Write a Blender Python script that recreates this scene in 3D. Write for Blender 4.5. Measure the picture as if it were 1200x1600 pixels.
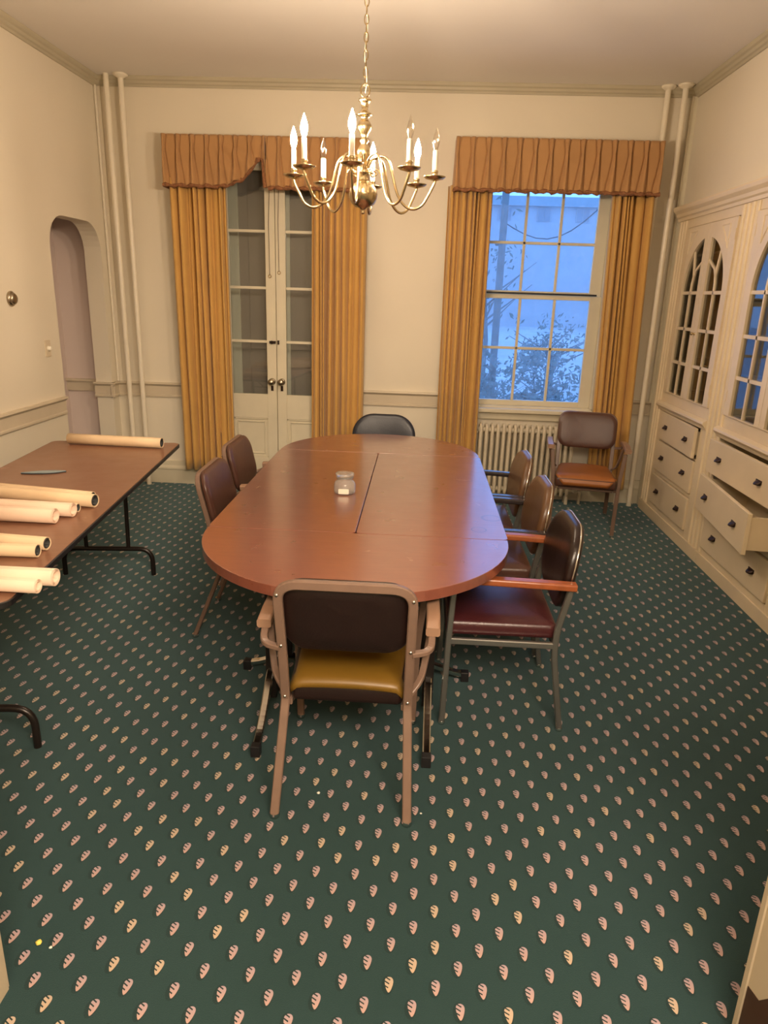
import bpy, bmesh, math, random
from mathutils import Vector, Matrix
random.seed(7)
PI = math.pi
scene = bpy.context.scene
COL = scene.collection
for o in list(bpy.data.objects): bpy.data.objects.remove(o)

# ------------------------------------------------------------------ camera
F_PX = 1090.8; YAW, PITCH, ROLL = -0.0445, 0.3019, 0.0326
cam_d = bpy.data.cameras.new('camera'); cam = bpy.data.objects.new('camera', cam_d); COL.objects.link(cam)
cam_d.sensor_fit = 'VERTICAL'; cam_d.sensor_height = 36.0; cam_d.lens = F_PX / 1600 * 36.0
cam_d.clip_start = 0.05; cam_d.clip_end = 200
fw = Vector((math.sin(YAW)*math.cos(PITCH), math.cos(YAW)*math.cos(PITCH), -math.sin(PITCH)))
rt = Vector((math.cos(YAW), -math.sin(YAW), 0)); up = rt.cross(fw)
c_, s_ = math.cos(ROLL), math.sin(ROLL)
R_ = c_*rt + s_*up; U_ = -s_*rt + c_*up
m4 = Matrix.Identity(4)
for i in range(3):
    m4[i][0] = R_[i]; m4[i][1] = U_[i]; m4[i][2] = -fw[i]
m4[0][3], m4[1][3], m4[2][3] = 0, 0, 1.7
cam.matrix_world = m4
scene.camera = cam

# ------------------------------------------------------------------ world, exposure, added fill light
scene.view_settings.view_transform = 'Standard'; scene.view_settings.look = 'None'
scene.view_settings.gamma = 1.0; scene.view_settings.use_curve_mapping = False
scene.view_settings.exposure = 0.98
world = bpy.data.worlds.new('dusk'); scene.world = world; world.use_nodes = True
bg = world.node_tree.nodes['Background']; bg.inputs[0].default_value = (0.24, 0.52, 1.15, 1); bg.inputs[1].default_value = 1.25
BULB_COLOR = (1.0, 0.78, 0.565); BULB_STRENGTH = 520.0
al = bpy.data.lights.new('added_fill_light', 'AREA'); al.shape = 'RECTANGLE'; al.size = 1.6; al.size_y = 1.0  # unseen fill lamp, added behind the camera to brighten floor and walls
al.energy = 120; al.color = (1.0, 0.80, 0.60)
alo = bpy.data.objects.new('added_fill_light', al); COL.objects.link(alo); alo.location = (.45, -0.3, 2.72)
alo.rotation_euler = (math.radians(50), 0, math.radians(22))

# ------------------------------------------------------------------ materials
def newmat(name):
    m = bpy.data.materials.new(name); m.use_nodes = True
    return m, m.node_tree.nodes, m.node_tree.links, m.node_tree.nodes['Principled BSDF']
def mat(name, col, rough=0.6, metal=0.0, spec=0.5, noise=None, bump=None, coat=0.0, sheen=0.0):
    """noise=(scale, amount) darkens the colour in blotches; bump=(scale, strength)"""
    m, n, l, b = newmat(name)
    b.inputs['Base Color'].default_value = (*col, 1); b.inputs['Roughness'].default_value = rough
    b.inputs['Metallic'].default_value = metal; b.inputs['Specular IOR Level'].default_value = spec
    b.inputs['Coat Weight'].default_value = coat; b.inputs['Sheen Weight'].default_value = sheen
    if noise or bump:
        tc = n.new('ShaderNodeTexCoord')
    if noise:
        t = n.new('ShaderNodeTexNoise'); t.inputs['Scale'].default_value = noise[0]; t.inputs['Detail'].default_value = 5
        l.new(tc.outputs['Object'], t.inputs['Vector'])
        r = n.new('ShaderNodeValToRGB'); r.color_ramp.elements[0].position = .3; r.color_ramp.elements[1].position = .7
        k = 1 - noise[1]
        r.color_ramp.elements[0].color = (col[0]*k, col[1]*k, col[2]*k, 1); r.color_ramp.elements[1].color = (*col, 1)
        l.new(t.outputs['Fac'], r.inputs['Fac']); l.new(r.outputs['Color'], b.inputs['Base Color'])
    if bump:
        t = n.new('ShaderNodeTexNoise'); t.inputs['Scale'].default_value = bump[0]; t.inputs['Detail'].default_value = 4
        l.new(tc.outputs['Object'], t.inputs['Vector'])
        bp = n.new('ShaderNodeBump'); bp.inputs['Strength'].default_value = bump[1]; bp.inputs['Distance'].default_value = .005
        l.new(t.outputs['Fac'], bp.inputs['Height']); l.new(bp.outputs['Normal'], b.inputs['Normal'])
    return m
def S(r, g, b):
    f = lambda v: (v/255/12.92) if v/255 <= .04045 else ((v/255+.055)/1.055)**2.4
    return (f(r), f(g), f(b))
M = {}
M['wall'] = mat('wall_paint', (.80, .73, .59), .55, noise=(1.3, .05), bump=(6, .08))
M['ceil'] = mat('ceiling_paint', (.80, .76, .70), .75, noise=(1.1, .05))
M['trim'] = mat('trim_paint', (.66, .57, .43), .4, noise=(4, .08))
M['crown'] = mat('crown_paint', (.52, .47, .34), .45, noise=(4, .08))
M['door'] = mat('door_paint', (.74, .68, .52), .38, noise=(5, .08))
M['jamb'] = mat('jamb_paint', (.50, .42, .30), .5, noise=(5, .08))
M['cab'] = mat('cabinet_paint', (.80, .67, .46), .42, noise=(3, .10))
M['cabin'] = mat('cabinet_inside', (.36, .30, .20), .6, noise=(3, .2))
M['alcove'] = mat('alcove_paint', (.72, .61, .56), .6)
M['pipe'] = mat('pipe_paint', (.82, .75, .60), .35)
M['radiator'] = mat('radiator_paint', (.74, .66, .50), .4, noise=(9, .15))
M['dark'] = mat('black_plastic', (.012, .011, .012), .45)
M['darkwood'] = mat('dark_brown_wood', (.06, .022, .008), .5, noise=(8, .4))
M['blackmetal'] = mat('black_metal', (.018, .013, .011), .32, .3)
M['chrome'] = mat('chrome', (.72, .70, .66), .12, 1.0)
M['greymetal'] = mat('grey_metal', (.30, .29, .27), .33, .85)
M['tan'] = mat('tan_enamel', (.19, .120, .088), .33, noise=(14, .12))
M['tanpad'] = mat('tan_arm_pad', (.31, .185, .12), .35)
M['brownvinyl'] = mat('brown_vinyl', (.085, .036, .024), .36, bump=(160, .15), noise=(6, .15))
M['brownvinyl2'] = mat('olive_brown_vinyl', (.12, .060, .028), .33, bump=(160, .15), noise=(6, .15))
M['darkvinyl'] = mat('dark_brown_vinyl', (.015, .007, .006), .3, bump=(160, .12))
M['navyvinyl'] = mat('navy_vinyl', (.012, .014, .024), .33, bump=(160, .15))
M['maroon'] = mat('maroon_vinyl', (.055, .012, .014), .33, bump=(160, .15))
M['mustard'] = mat('mustard_vinyl', (.165, .088, .010), .42, noise=(5, .18))
M['orangeseat'] = mat('orange_brown_vinyl', (.36, .125, .028), .42, noise=(6, .2))
M['armwood'] = mat('orange_wood', (.34, .095, .032), .28, noise=(20, .3))
M['armblack'] = mat('black_arm', (.03, .022, .022), .2)
M['curtain'] = mat('gold_curtain', (.62, .355, .095), .8, sheen=.25, noise=(3, .10), bump=(220, .15))
M['valance'] = mat('rust_valance', (.47, .255, .10), .85, sheen=.2, noise=(7, .08), bump=(220, .15))
M['fringe'] = mat('fringe', (.34, .145, .06), .9, noise=(60, .5), bump=(70, .9))
M['brass'] = mat('aged_brass', (.66, .52, .30), .24, 1.0, noise=(18, .25))
M['sleeve'] = mat('candle_sleeve', (.85, .80, .66), .45)
M['paper'] = mat('kraft_paper', (.80, .60, .38), .7, noise=(7, .12))
M['paperpink'] = mat('pale_roll_paper', (.86, .64, .48), .7, noise=(5, .06))
M['paperin'] = mat('dark_paper_inside', (.03, .03, .028), .6)
M['bluepaper'] = mat('blue_grey_paper', (.26, .32, .34), .6)
M['pewter'] = mat('pewter', (.42, .36, .27), .28, 1.0)
M['plate'] = mat('switch_plate', (.70, .60, .44), .35)
M['knobdark'] = mat('dark_pull', (.035, .018, .012), .35, .5)
M['crumb'] = mat('yellow_crumb', (.75, .62, .12), .8)
M['crumbw'] = mat('white_crumb', (.7, .68, .6), .8)
M['outerdoor'] = mat('outer_door_paint', (.33, .285, .255), .7, noise=(2, .15))
M['reveal'] = mat('reveal_paint', (.72, .70, .60), .6)
M['facade'] = mat('facade', (.47, .48, .50), .9, noise=(.5, .08))
M['facadewin'] = mat('facade_window', (.26, .28, .31), .5)
M['roofband'] = mat('roof_band', (.38, .40, .42), .9)
M['ground'] = mat('pavement', (.52, .53, .55), .95, noise=(.4, .25))
M['leaf'] = mat('leaf', (.13, .16, .14), .8)
M['bark'] = mat('bark', (.16, .16, .15), .9)
M['wire'] = mat('cable', (.02, .02, .02), .7)

def glass_mat(name, refl=.10, tint=(.93, .95, .94), dirt=0.0, rough=.02, k=.5):
    m, n, l, b = newmat(name); n.remove(b)
    tr = n.new('ShaderNodeBsdfTransparent'); tr.inputs[0].default_value = (*tint, 1)
    gl = n.new('ShaderNodeBsdfGlossy'); gl.inputs['Roughness'].default_value = rough
    lw = n.new('ShaderNodeLayerWeight'); lw.inputs['Blend'].default_value = .35
    ma = n.new('ShaderNodeMath'); ma.operation = 'MULTIPLY_ADD'; ma.inputs[1].default_value = k; ma.inputs[2].default_value = refl*.5
    mx = n.new('ShaderNodeMixShader'); l.new(lw.outputs['Fresnel'], ma.inputs[0]); l.new(ma.outputs[0], mx.inputs[0])
    l.new(tr.outputs[0], mx.inputs[1]); l.new(gl.outputs[0], mx.inputs[2])
    out = n['Material Output']; last = mx
    if dirt:
        tl = n.new('ShaderNodeBsdfTranslucent'); tl.inputs[0].default_value = (.8, .85, .9, 1)
        tc = n.new('ShaderNodeTexCoord'); t = n.new('ShaderNodeTexNoise'); t.inputs['Scale'].default_value = 14; t.inputs['Detail'].default_value = 8
        l.new(tc.outputs['Object'], t.inputs['Vector'])
        mm = n.new('ShaderNodeMapRange'); mm.inputs[1].default_value = .35; mm.inputs[2].default_value = .75
        mm.inputs[3].default_value = dirt*.6; mm.inputs[4].default_value = dirt*1.5
        l.new(t.outputs['Fac'], mm.inputs[0])
        m2 = n.new('ShaderNodeMixShader'); l.new(mm.outputs[0], m2.inputs[0]); l.new(mx.outputs[0], m2.inputs[1]); l.new(tl.outputs[0], m2.inputs[2]); last = m2
    l.new(last.outputs[0], out.inputs[0]); return m
M['glass'] = glass_mat('window_glass', .06, (.90, .95, 1.0), dirt=.10)
M['doorglass'] = glass_mat('door_glass', .10)
M['cabglass'] = glass_mat('cabinet_glass', .02, (.86, .86, .84), k=.24)
M['bulbglass'] = glass_mat('clear_bulb_glass', .35, (.97, .94, .88), rough=.04)
mj, n, l, b = newmat('jar_glass'); b.inputs['Base Color'].default_value = (.96, .95, .93, 1)
b.inputs['Transmission Weight'].default_value = .85; b.inputs['Roughness'].default_value = .12; b.inputs['IOR'].default_value = 1.45
M['jar'] = mj
ml, n, l, b = newmat('lit_bulb'); n.remove(b); em = n.new('ShaderNodeEmission')
em.inputs[0].default_value = (*BULB_COLOR, 1); em.inputs[1].default_value = BULB_STRENGTH
l.new(em.outputs[0], n['Material Output'].inputs[0]); M['litbulb'] = ml

def nodekit(n, l):
    def V(x, sock):
        if isinstance(x, (int, float)): sock.default_value = x
        else: l.new(x, sock)
    def op(kind, a, b=0.0, c=0.0):
        q = n.new('ShaderNodeMath'); q.operation = kind; V(a, q.inputs[0]); V(b, q.inputs[1])
        if len(q.inputs) > 2: V(c, q.inputs[2])
        return q.outputs[0]
    def mix(f, a, b):
        q = n.new('ShaderNodeMix'); q.data_type = 'RGBA'; V(f, q.inputs[0])
        for x, s in ((a, q.inputs[6]), (b, q.inputs[7])):
            if isinstance(x, tuple): s.default_value = (*x, 1)
            else: l.new(x, s)
        return q.outputs[2]
    return op, mix
def carpet():
    m, n, l, b = newmat('green_carpet'); op, mix = nodekit(n, l)
    b.inputs['Roughness'].default_value = .95; b.inputs['Specular IOR Level'].default_value = .15
    b.inputs['Sheen Weight'].default_value = .38; b.inputs['Sheen Roughness'].default_value = .45; b.inputs['Sheen Tint'].default_value = (.62, .95, 1.0, 1)
    tc = n.new('ShaderNodeTexCoord'); sp = n.new('ShaderNodeSeparateXYZ'); l.new(tc.outputs['Object'], sp.inputs[0])
    X, Y = sp.outputs[0], sp.outputs[1]
    PX, PY, X0, Y0 = .1208, .1170, -1.036, 1.418
    fig = shade = hue = None; vy = None
    for k in (0, 1):
        u = op('DIVIDE', op('SUBTRACT', X, X0 + k*PX/2), PX); v = op('DIVIDE', op('SUBTRACT', Y, Y0 + k*PY/2), PY)
        ru = op('ROUND', u); rv = op('ROUND', v)
        dx = op('MULTIPLY', op('SUBTRACT', u, ru), PX); dy = op('MULTIPLY', op('SUBTRACT', v, rv), PY)
        # slim leaf: pointed towards the door, rounded towards the window, three notches on its left side
        w = op('MULTIPLY_ADD', dy, .20, .0100)
        e = op('ADD', op('POWER', op('ABSOLUTE', op('DIVIDE', op('SUBTRACT', dx, .001), w)), 2.0), op('POWER', op('ABSOLUTE', op('DIVIDE', dy, .0215)), 2.4))
        leaf = op('LESS_THAN', e, 1.0)
        notch = op('MULTIPLY', op('LESS_THAN', dx, op('MULTIPLY_ADD', dy, .20, .0015)), op('GREATER_THAN', op('SINE', op('MULTIPLY', op('ADD', dy, op('MULTIPLY', dx, .6)), 520.0)), .48))
        f = op('MULTIPLY', leaf, op('SUBTRACT', 1.0, notch))
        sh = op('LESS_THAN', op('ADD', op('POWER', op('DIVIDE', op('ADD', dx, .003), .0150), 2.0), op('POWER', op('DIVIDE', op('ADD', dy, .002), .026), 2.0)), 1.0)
        cb = n.new('ShaderNodeCombineXYZ'); l.new(ru, cb.inputs[0]); l.new(rv, cb.inputs[1]); cb.inputs[2].default_value = k*3.3
        wn = n.new('ShaderNodeTexWhiteNoise'); l.new(cb.outputs[0], wn.inputs['Vector'])
        h = op('MULTIPLY', wn.outputs['Value'], f); d = op('MULTIPLY', dy, f)
        fig = f if fig is None else op('ADD', fig, f)
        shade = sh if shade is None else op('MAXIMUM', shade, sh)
        hue = h if hue is None else op('ADD', hue, h)
        vy = d if vy is None else op('ADD', vy, d)
    nt = n.new('ShaderNodeTexNoise'); nt.inputs['Scale'].default_value = 1.6; nt.inputs['Detail'].default_value = 3; l.new(tc.outputs['Object'], nt.inputs['Vector'])
    nf = n.new('ShaderNodeTexNoise'); nf.inputs['Scale'].default_value = 420; l.new(tc.outputs['Object'], nf.inputs['Vector'])
    base = mix(nt.outputs['Fac'], (.015, .036, .036), (.022, .048, .050))
    base = mix(op('MULTIPLY', nf.outputs['Fac'], .35), base, (.012, .030, .028))
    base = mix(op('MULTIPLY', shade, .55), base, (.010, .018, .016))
    t = op('MULTIPLY_ADD', vy, 23.0, .5)
    mot = mix(t, (.45, .30, .255), (.33, .265, .305))
    mot = mix(op('MULTIPLY', op('GREATER_THAN', hue, .72), .6), mot, (.48, .40, .24))
    mot = mix(op('MULTIPLY', nf.outputs['Fac'], .25), mot, (.36, .17, .15))
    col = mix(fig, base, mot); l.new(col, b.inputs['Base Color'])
    bp = n.new('ShaderNodeBump'); bp.inputs['Strength'].default_value = .35; bp.inputs['Distance'].default_value = .004
    l.new(nf.outputs['Fac'], bp.inputs['Height']); l.new(bp.outputs['Normal'], b.inputs['Normal'])
    return m
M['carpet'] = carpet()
def table_mat(name, rings=False, coat=1.0, c1=(.190, .052, .031), c2=(.255, .080, .048), rough=.30):
    m, n, l, b = newmat(name); op, mix = nodekit(n, l)
    tc = n.new('ShaderNodeTexCoord'); mp = n.new('ShaderNodeMapping'); l.new(tc.outputs['Object'], mp.inputs[0]); mp.inputs['Scale'].default_value = (3, 26, 3)
    t = n.new('ShaderNodeTexNoise'); t.inputs['Scale'].default_value = 2.2; t.inputs['Detail'].default_value = 7; l.new(mp.outputs[0], t.inputs['Vector'])
    col = mix(t.outputs['Fac'], c1, c2)
    t2 = n.new('ShaderNodeTexNoise'); t2.inputs['Scale'].default_value = 9; t2.inputs['Detail'].default_value = 9; l.new(tc.outputs['Object'], t2.inputs['Vector'])
    scr = op('GREATER_THAN', t2.outputs['Fac'], .70); col = mix(op('MULTIPLY', scr, .35), col, (.42, .24, .18))
    if rings:
        sp = n.new('ShaderNodeSeparateXYZ'); l.new(tc.outputs['Object'], sp.inputs[0])
        for (cx, cy, r, w, a) in ((.205, -.66, .035, .0022, .75), (.275, -.485, .045, .006, .45)):
            d = op('SQRT', op('ADD', op('POWER', op('SUBTRACT', sp.outputs[0], cx), 2.0), op('POWER', op('SUBTRACT', sp.outputs[1], cy), 2.0)))
            rg = op('LESS_THAN', op('ABSOLUTE', op('SUBTRACT', op('ADD', d, op('MULTIPLY', t2.outputs['Fac'], .006)), r)), w)
            col = mix(op('MULTIPLY', rg, a), col, (.04, .012, .01))
    l.new(col, b.inputs['Base Color'])
    mr = op('MULTIPLY_ADD', t2.outputs['Fac'], .16, rough - .08); l.new(mr, b.inputs['Roughness'])
    b.inputs['Specular IOR Level'].default_value = .6
    b.inputs['Coat Weight'].default_value = coat; b.inputs['Coat IOR'].default_value = 2.15; b.inputs['Coat Roughness'].default_value = .17
    return m
M['table'] = table_mat('mahogany_laminate'); M['tablerings'] = table_mat('mahogany_laminate_stained', True)
M['fold'] = table_mat('walnut_laminate', coat=.15, c1=(.200, .090, .050), c2=(.270, .130, .075), rough=.38)

# ------------------------------------------------------------------ mesh builder
class MB:
    def __init__(s): s.v = []; s.f = []; s.sm = []
    def add(s, vs, fs, smooth=False):
        o = len(s.v); s.v += [tuple(p) for p in vs]; s.f += [tuple(i+o for i in f) for f in fs]; s.sm += [smooth]*len(fs); return s
    def box(s, a, b):
        x0, y0, z0 = [min(a[i], b[i]) for i in range(3)]; x1, y1, z1 = [max(a[i], b[i]) for i in range(3)]
        return s.add([(x0,y0,z0),(x1,y0,z0),(x1,y1,z0),(x0,y1,z0),(x0,y0,z1),(x1,y0,z1),(x1,y1,z1),(x0,y1,z1)],
                     [(0,3,2,1),(4,5,6,7),(0,1,5,4),(1,2,6,5),(2,3,7,6),(3,0,4,7)])
    def hexa(s, bot, top):   # two quads
        return s.add(list(bot)+list(top), [(0,3,2,1),(4,5,6,7),(0,1,5,4),(1,2,6,5),(2,3,7,6),(3,0,4,7)])
    def prism(s, pts, axis, a, b, smooth=False):
        """pts 2-D polygon, extruded along axis from a to b"""
        def P(p, t): return {'x': (t, p[0], p[1]), 'y': (p[0], t, p[1]), 'z': (p[0], p[1], t)}[axis]
        n_ = len(pts); vs = [P(p, a) for p in pts] + [P(p, b) for p in pts]
        fs = [tuple(range(n_))[::-1], tuple(range(n_, 2*n_))]
        o = len(s.v); s.v += vs; s.f += [tuple(i+o for i in f) for f in fs]; s.sm += [False, False]
        for i in range(n_):
            j = (i+1) % n_; s.f.append((o+i, o+j, o+n_+j, o+n_+i)); s.sm.append(smooth)
        return s
    def tube(s, path, r, seg=10, rect=None, closed=False, upv=None, cap=True):
        """round tube (r float or list) or rectangular section rect=(half across, half along up)"""
        P = [Vector(p) for p in path]; n_ = len(P); rings = []
        prev = Vector(upv) if upv else None
        for i in range(n_):
            if closed: t = (P[(i+1) % n_] - P[i-1])
            else: t = P[min(i+1, n_-1)] - P[max(i-1, 0)]
            t.normalize()
            if prev is None: prev = Vector((0, 0, 1)) if abs(t.z) < .9 else Vector((0, 1, 0))
            side = t.cross(prev)
            if side.length < 1e-4: side = t.cross(Vector((1, 0, 0)))
            side.normalize(); u = side.cross(t).normalized()
            if not upv: prev = u
            rr = r[i] if isinstance(r, (list, tuple)) else r
            if rect:
                a, b = rect; ch = min(a, b)*.35
                sec = [(a-ch,-b),(a,-b+ch),(a,b-ch),(a-ch,b),(-a+ch,b),(-a,b-ch),(-a,-b+ch),(-a+ch,-b)]
                rings.append([P[i] + side*q[0] + u*q[1] for q in sec])
            else:
                rings.append([P[i] + side*(rr*math.cos(2*PI*k/seg)) + u*(rr*math.sin(2*PI*k/seg)) for k in range(seg)])
        k_ = len(rings[0]); vs = [p for rg in rings for p in rg]; fs = []
        for i in range(n_ if closed else n_-1):
            j = (i+1) % n_
            for k in range(k_):
                k2 = (k+1) % k_; fs.append((i*k_+k, j*k_+k, j*k_+k2, i*k_+k2))
        s.add(vs, fs, not rect)
        if cap and not closed: s.add(rings[0], [tuple(range(k_))]); s.add(rings[-1], [tuple(range(k_))[::-1]])
        return s
    def lathe(s, prof, c=(0,0,0), seg=24, axis='z', smooth=True):
        vs = []; n_ = len(prof)
        for (r, h) in prof:
            for k in range(seg):
                a = 2*PI*k/seg; p = (r*math.cos(a), r*math.sin(a), h)
                if axis == 'x': p = (h, p[0], p[1])
                if axis == 'y': p = (p[0], h, p[1])
                vs.append((c[0]+p[0], c[1]+p[1], c[2]+p[2]))
        fs = [(i*seg+k, i*seg+(k+1) % seg, (i+1)*seg+(k+1) % seg, (i+1)*seg+k) for i in range(n_-1) for k in range(seg)]
        s.add(vs, fs, smooth)
        if prof[0][0] > 1e-5: s.add(vs[:seg], [tuple(range(seg))[::-1]])
        if prof[-1][0] > 1e-5: s.add(vs[-seg:], [tuple(range(seg))])
        return s
    def grid(s, fn, nu, nv, smooth=True):
        vs = [fn(i/nu, j/nv) for j in range(nv+1) for i in range(nu+1)]
        fs = [(j*(nu+1)+i, j*(nu+1)+i+1, (j+1)*(nu+1)+i+1, (j+1)*(nu+1)+i) for j in range(nv) for i in range(nu)]
        return s.add(vs, fs, smooth)
    def build(s, name, m, parent=None, loc=None, bevel=0, seg=2, solid=0, subsurf=0):
        me = bpy.data.meshes.new(name); me.from_pydata(s.v, [], s.f)
        me.polygons.foreach_set('use_smooth', s.sm)
        bm = bmesh.new(); bm.from_mesh(me)
        if not solid: bmesh.ops.recalc_face_normals(bm, faces=bm.faces)
        bm.to_mesh(me); bm.free()
        me.materials.append(m if not isinstance(m, str) else M[m])
        o = bpy.data.objects.new(name, me); COL.objects.link(o)
        if parent: o.parent = parent
        if loc: o.location = loc
        if solid:
            d = o.modifiers.new('thick', 'SOLIDIFY'); d.thickness = solid; d.offset = 0
        if bevel:
            d = o.modifiers.new('bevel', 'BEVEL'); d.width = bevel; d.segments = seg; d.limit_method = 'ANGLE'; d.angle_limit = .6
            d.harden_normals = False
        if subsurf:
            d = o.modifiers.new('sub', 'SUBSURF'); d.levels = subsurf; d.render_levels = subsurf
        return o
def empty(name, loc=(0,0,0), rz=0):
    o = bpy.data.objects.new(name, None); COL.objects.link(o); o.location = loc; o.rotation_euler = (0,0,rz); o.empty_display_size = .1; return o
def tag(o, label, cat, group=None):
    o['label'] = label; o['category'] = cat
    if group: o['group'] = group
    return o
def struct(o): o['kind'] = 'structure'; return o
def kids(o): return [c for c in bpy.data.objects if c.parent == o]
def copy_tree(o, parent=None):
    c = o.copy(); COL.objects.link(c); c.parent = parent
    for ch in kids(o): copy_tree(ch, c)
    return c
def arc2(c, r, a0, a1, n_=8): return [(c[0]+r*math.cos(a0+(a1-a0)*i/n_), c[1]+r*math.sin(a0+(a1-a0)*i/n_)) for i in range(n_+1)]
def rrect(x0, y0, x1, y1, r, n_=6):
    return arc2((x1-r,y1-r), r, 0, PI/2, n_) + arc2((x0+r,y1-r), r, PI/2, PI, n_) + arc2((x0+r,y0+r), r, PI, 1.5*PI, n_) + arc2((x1-r,y0+r), r, 1.5*PI, 2*PI, n_)
def fillet(path, r, n_=6):
    P = [Vector(p) for p in path]; out = [P[0]]
    for i in range(1, len(P)-1):
        a = (P[i-1]-P[i]); b = (P[i+1]-P[i]); d = min(r, a.length*.48, b.length*.48); A = P[i]+a.normalized()*d; B = P[i]+b.normalized()*d
        for k in range(n_+1):
            t = k/n_; out.append(A*(1-t)**2 + P[i]*2*t*(1-t) + B*t*t)
    out.append(P[-1]); return out

# ------------------------------------------------------------------ room numbers
XL, XR, YB, H = -2.65, 1.992, 6.07, 3.25
CX = 1.96                       # face of the built-in cabinets
YF = 1.26                       # room side of the front wall
JL, JR = -.975, .835            # doorway jambs
# ------------------------------------------------------------------ the setting
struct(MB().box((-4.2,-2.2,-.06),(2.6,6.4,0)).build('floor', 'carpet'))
struct(MB().box((-3.6,YF-.16,H),(2.6,6.4,H+.06)).build('ceiling', 'ceil'))
# back wall with two openings
DX0, DX1, DZ = -1.74, -.75, 2.72
WX0, WX1, WZ0, WZ1 = .44, 1.50, .80, 2.70
wb = MB()
for x0, x1, z0, z1 in ((-2.79,DX0,0,H),(DX0,DX1,DZ,H),(DX1,WX0,0,H),(WX0,WX1,0,WZ0),(WX0,WX1,WZ1,H),(WX1,2.6,0,H)):
    wb.box((x0,YB,z0),(x1,YB+.32,z1))
struct(wb.build('wall_back', 'wall'))
# left wall with the arched opening
AY0, AY1, AZ, AR = 5.13, 5.95, 2.175, .22
pl = [(YF-.16,0),(AY0,0)] + [(AY0,AZ-AR)] + arc2((AY0+AR,AZ-AR),AR,PI,PI/2,8)[1:] + arc2((AY1-AR,AZ-AR),AR,PI/2,0,8) + [(AY1,0),(YB,0),(YB,H),(YF-.16,H)]
struct(MB().prism(pl,'x',XL-.14,XL).build('wall_left','wall'))
al_ = MB().box((-3.2,6.13,0),(-2.79,6.2,2.7)).box((-3.2,4.7,0),(-3.13,6.13,2.7)).box((-3.2,4.64,0),(-2.79,4.7,2.7)).box((-3.2,4.64,2.62),(-2.79,6.2,2.7))
struct(al_.build('wall_alcove','alcove'))
struct(MB().box((-3.13,6.105,.80),(-2.79,6.13,.885)).box((-3.13,6.085,.885),(-2.79,6.13,.905)).build('trim_1','trim'))
# right wall: above the cabinets, and the slices either side of them
wr = MB().box((XR,YF-.16,2.34),(2.5,YB,H)).box((XR,5.955,0),(2.5,YB,2.34)).box((XR,YF-.16,0),(2.5,3.42,2.34)).box((2.4,3.42,0),(2.5,5.955,2.34))
struct(wr.build('wall_right','wall'))
# front wall with the doorway the photograph is taken from, and the hall behind it
wf = MB().box((-2.79,YF-.16,0),(JL,YF,H)).box((JR,YF-.16,0),(XR,YF,H)).box((JL,YF-.16,2.35),(JR,YF,H))
struct(wf.build('wall_front','wall'))
wh = MB().box((-1.7,-2.0,0),(-1.6,YF-.16,2.9)).box((1.6,-2.0,0),(1.7,YF-.16,2.9)).box((-1.7,-2.1,0),(1.7,-2.0,2.9)).box((-1.7,-2.1,2.85),(1.7,YF-.16,2.95))
struct(wh.build('wall_hall','wall'))
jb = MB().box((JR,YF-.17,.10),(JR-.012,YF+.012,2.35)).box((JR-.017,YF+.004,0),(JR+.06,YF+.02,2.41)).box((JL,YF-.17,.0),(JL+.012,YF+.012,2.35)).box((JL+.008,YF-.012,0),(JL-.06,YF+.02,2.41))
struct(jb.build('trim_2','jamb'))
struct(MB().prism([(YF+.002,0),(YF+.002,.200),(YF-.045,.215),(YF-.085,.275),(YF-.17,.33),(YF-.17,0)],'x',JR-.0135,JR).build('trim_3','darkwood'))
# crown moulding
prof = [(0,.065),(.012,.065),(.018,.052),(.030,.046),(.036,.030),(.050,.022),(.058,.006),(.058,0),(0,0)]   # (out from wall, down from ceiling)
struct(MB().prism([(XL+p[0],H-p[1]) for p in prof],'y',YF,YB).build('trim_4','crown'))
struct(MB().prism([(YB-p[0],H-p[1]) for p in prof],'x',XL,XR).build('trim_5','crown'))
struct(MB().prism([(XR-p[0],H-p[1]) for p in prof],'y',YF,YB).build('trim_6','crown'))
# chair rails
rp = [(0,.905),(.034,.905),(.036,.892),(.022,.880),(.014,.872),(.014,.800),(.020,.795),(.020,.780),(0,.780)]
struct(MB().prism([(XL+p[0],p[1]-.005) for p in rp],'y',YF,AY0-.03).build('trim_7','trim'))
rb = MB()
for x0, x1 in ((XL,DX0-.1),(DX1+.1,WX0-.1),(WX1+.1,XR)): rb.prism([(YB-p[0],p[1]) for p in rp],'x',x0,x1)
rb.prism([(AY1-p[0],p[1]) for p in rp],'x',XL-.15,XL+.03); rb.prism([(XL+p[0],p[1]) for p in rp],'y',AY1-.03,YB)
struct(rb.build('trim_8','trim'))
# baseboards
bp_ = [(0,0),(.02,0),(.02,.125),(.028,.13),(.028,.145),(.014,.165),(.014,.205),(0,.21)]
bb = MB()
for x0, x1 in ((XL,DX0-.09),(DX1+.09,WX0+.05),(WX1-.05,XR)): bb.prism([(YB-p[0],p[1]) for p in bp_],'x',x0,x1)
struct(bb.build('baseboard_back','door'))
struct(MB().prism([(XL+p[0],p[1]) for p in bp_],'y',YF,AY0-.03).prism([(AY1-p[0],p[1]) for p in bp_],'x',XL-.14,XL+.02).build('baseboard_left','door'))
# corner beads
struct(MB().tube([(XL+.012,YB-.012,.9),(XL+.012,YB-.012,H-.06)],.012,8).box((XL,YB-.008,.9),(XL+.05,YB,H-.06)).build('trim_9','wall'))
struct(MB().box((XR-.035,YB-.03,.9),(XR,YB,H-.06)).tube([(XR-.04,YB-.03,.9),(XR-.04,YB-.03,H-.06)],.008,8).box((XR-.025,5.955,0),(XR,YB-.03,2.3)).build('trim_10','door'))

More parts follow.
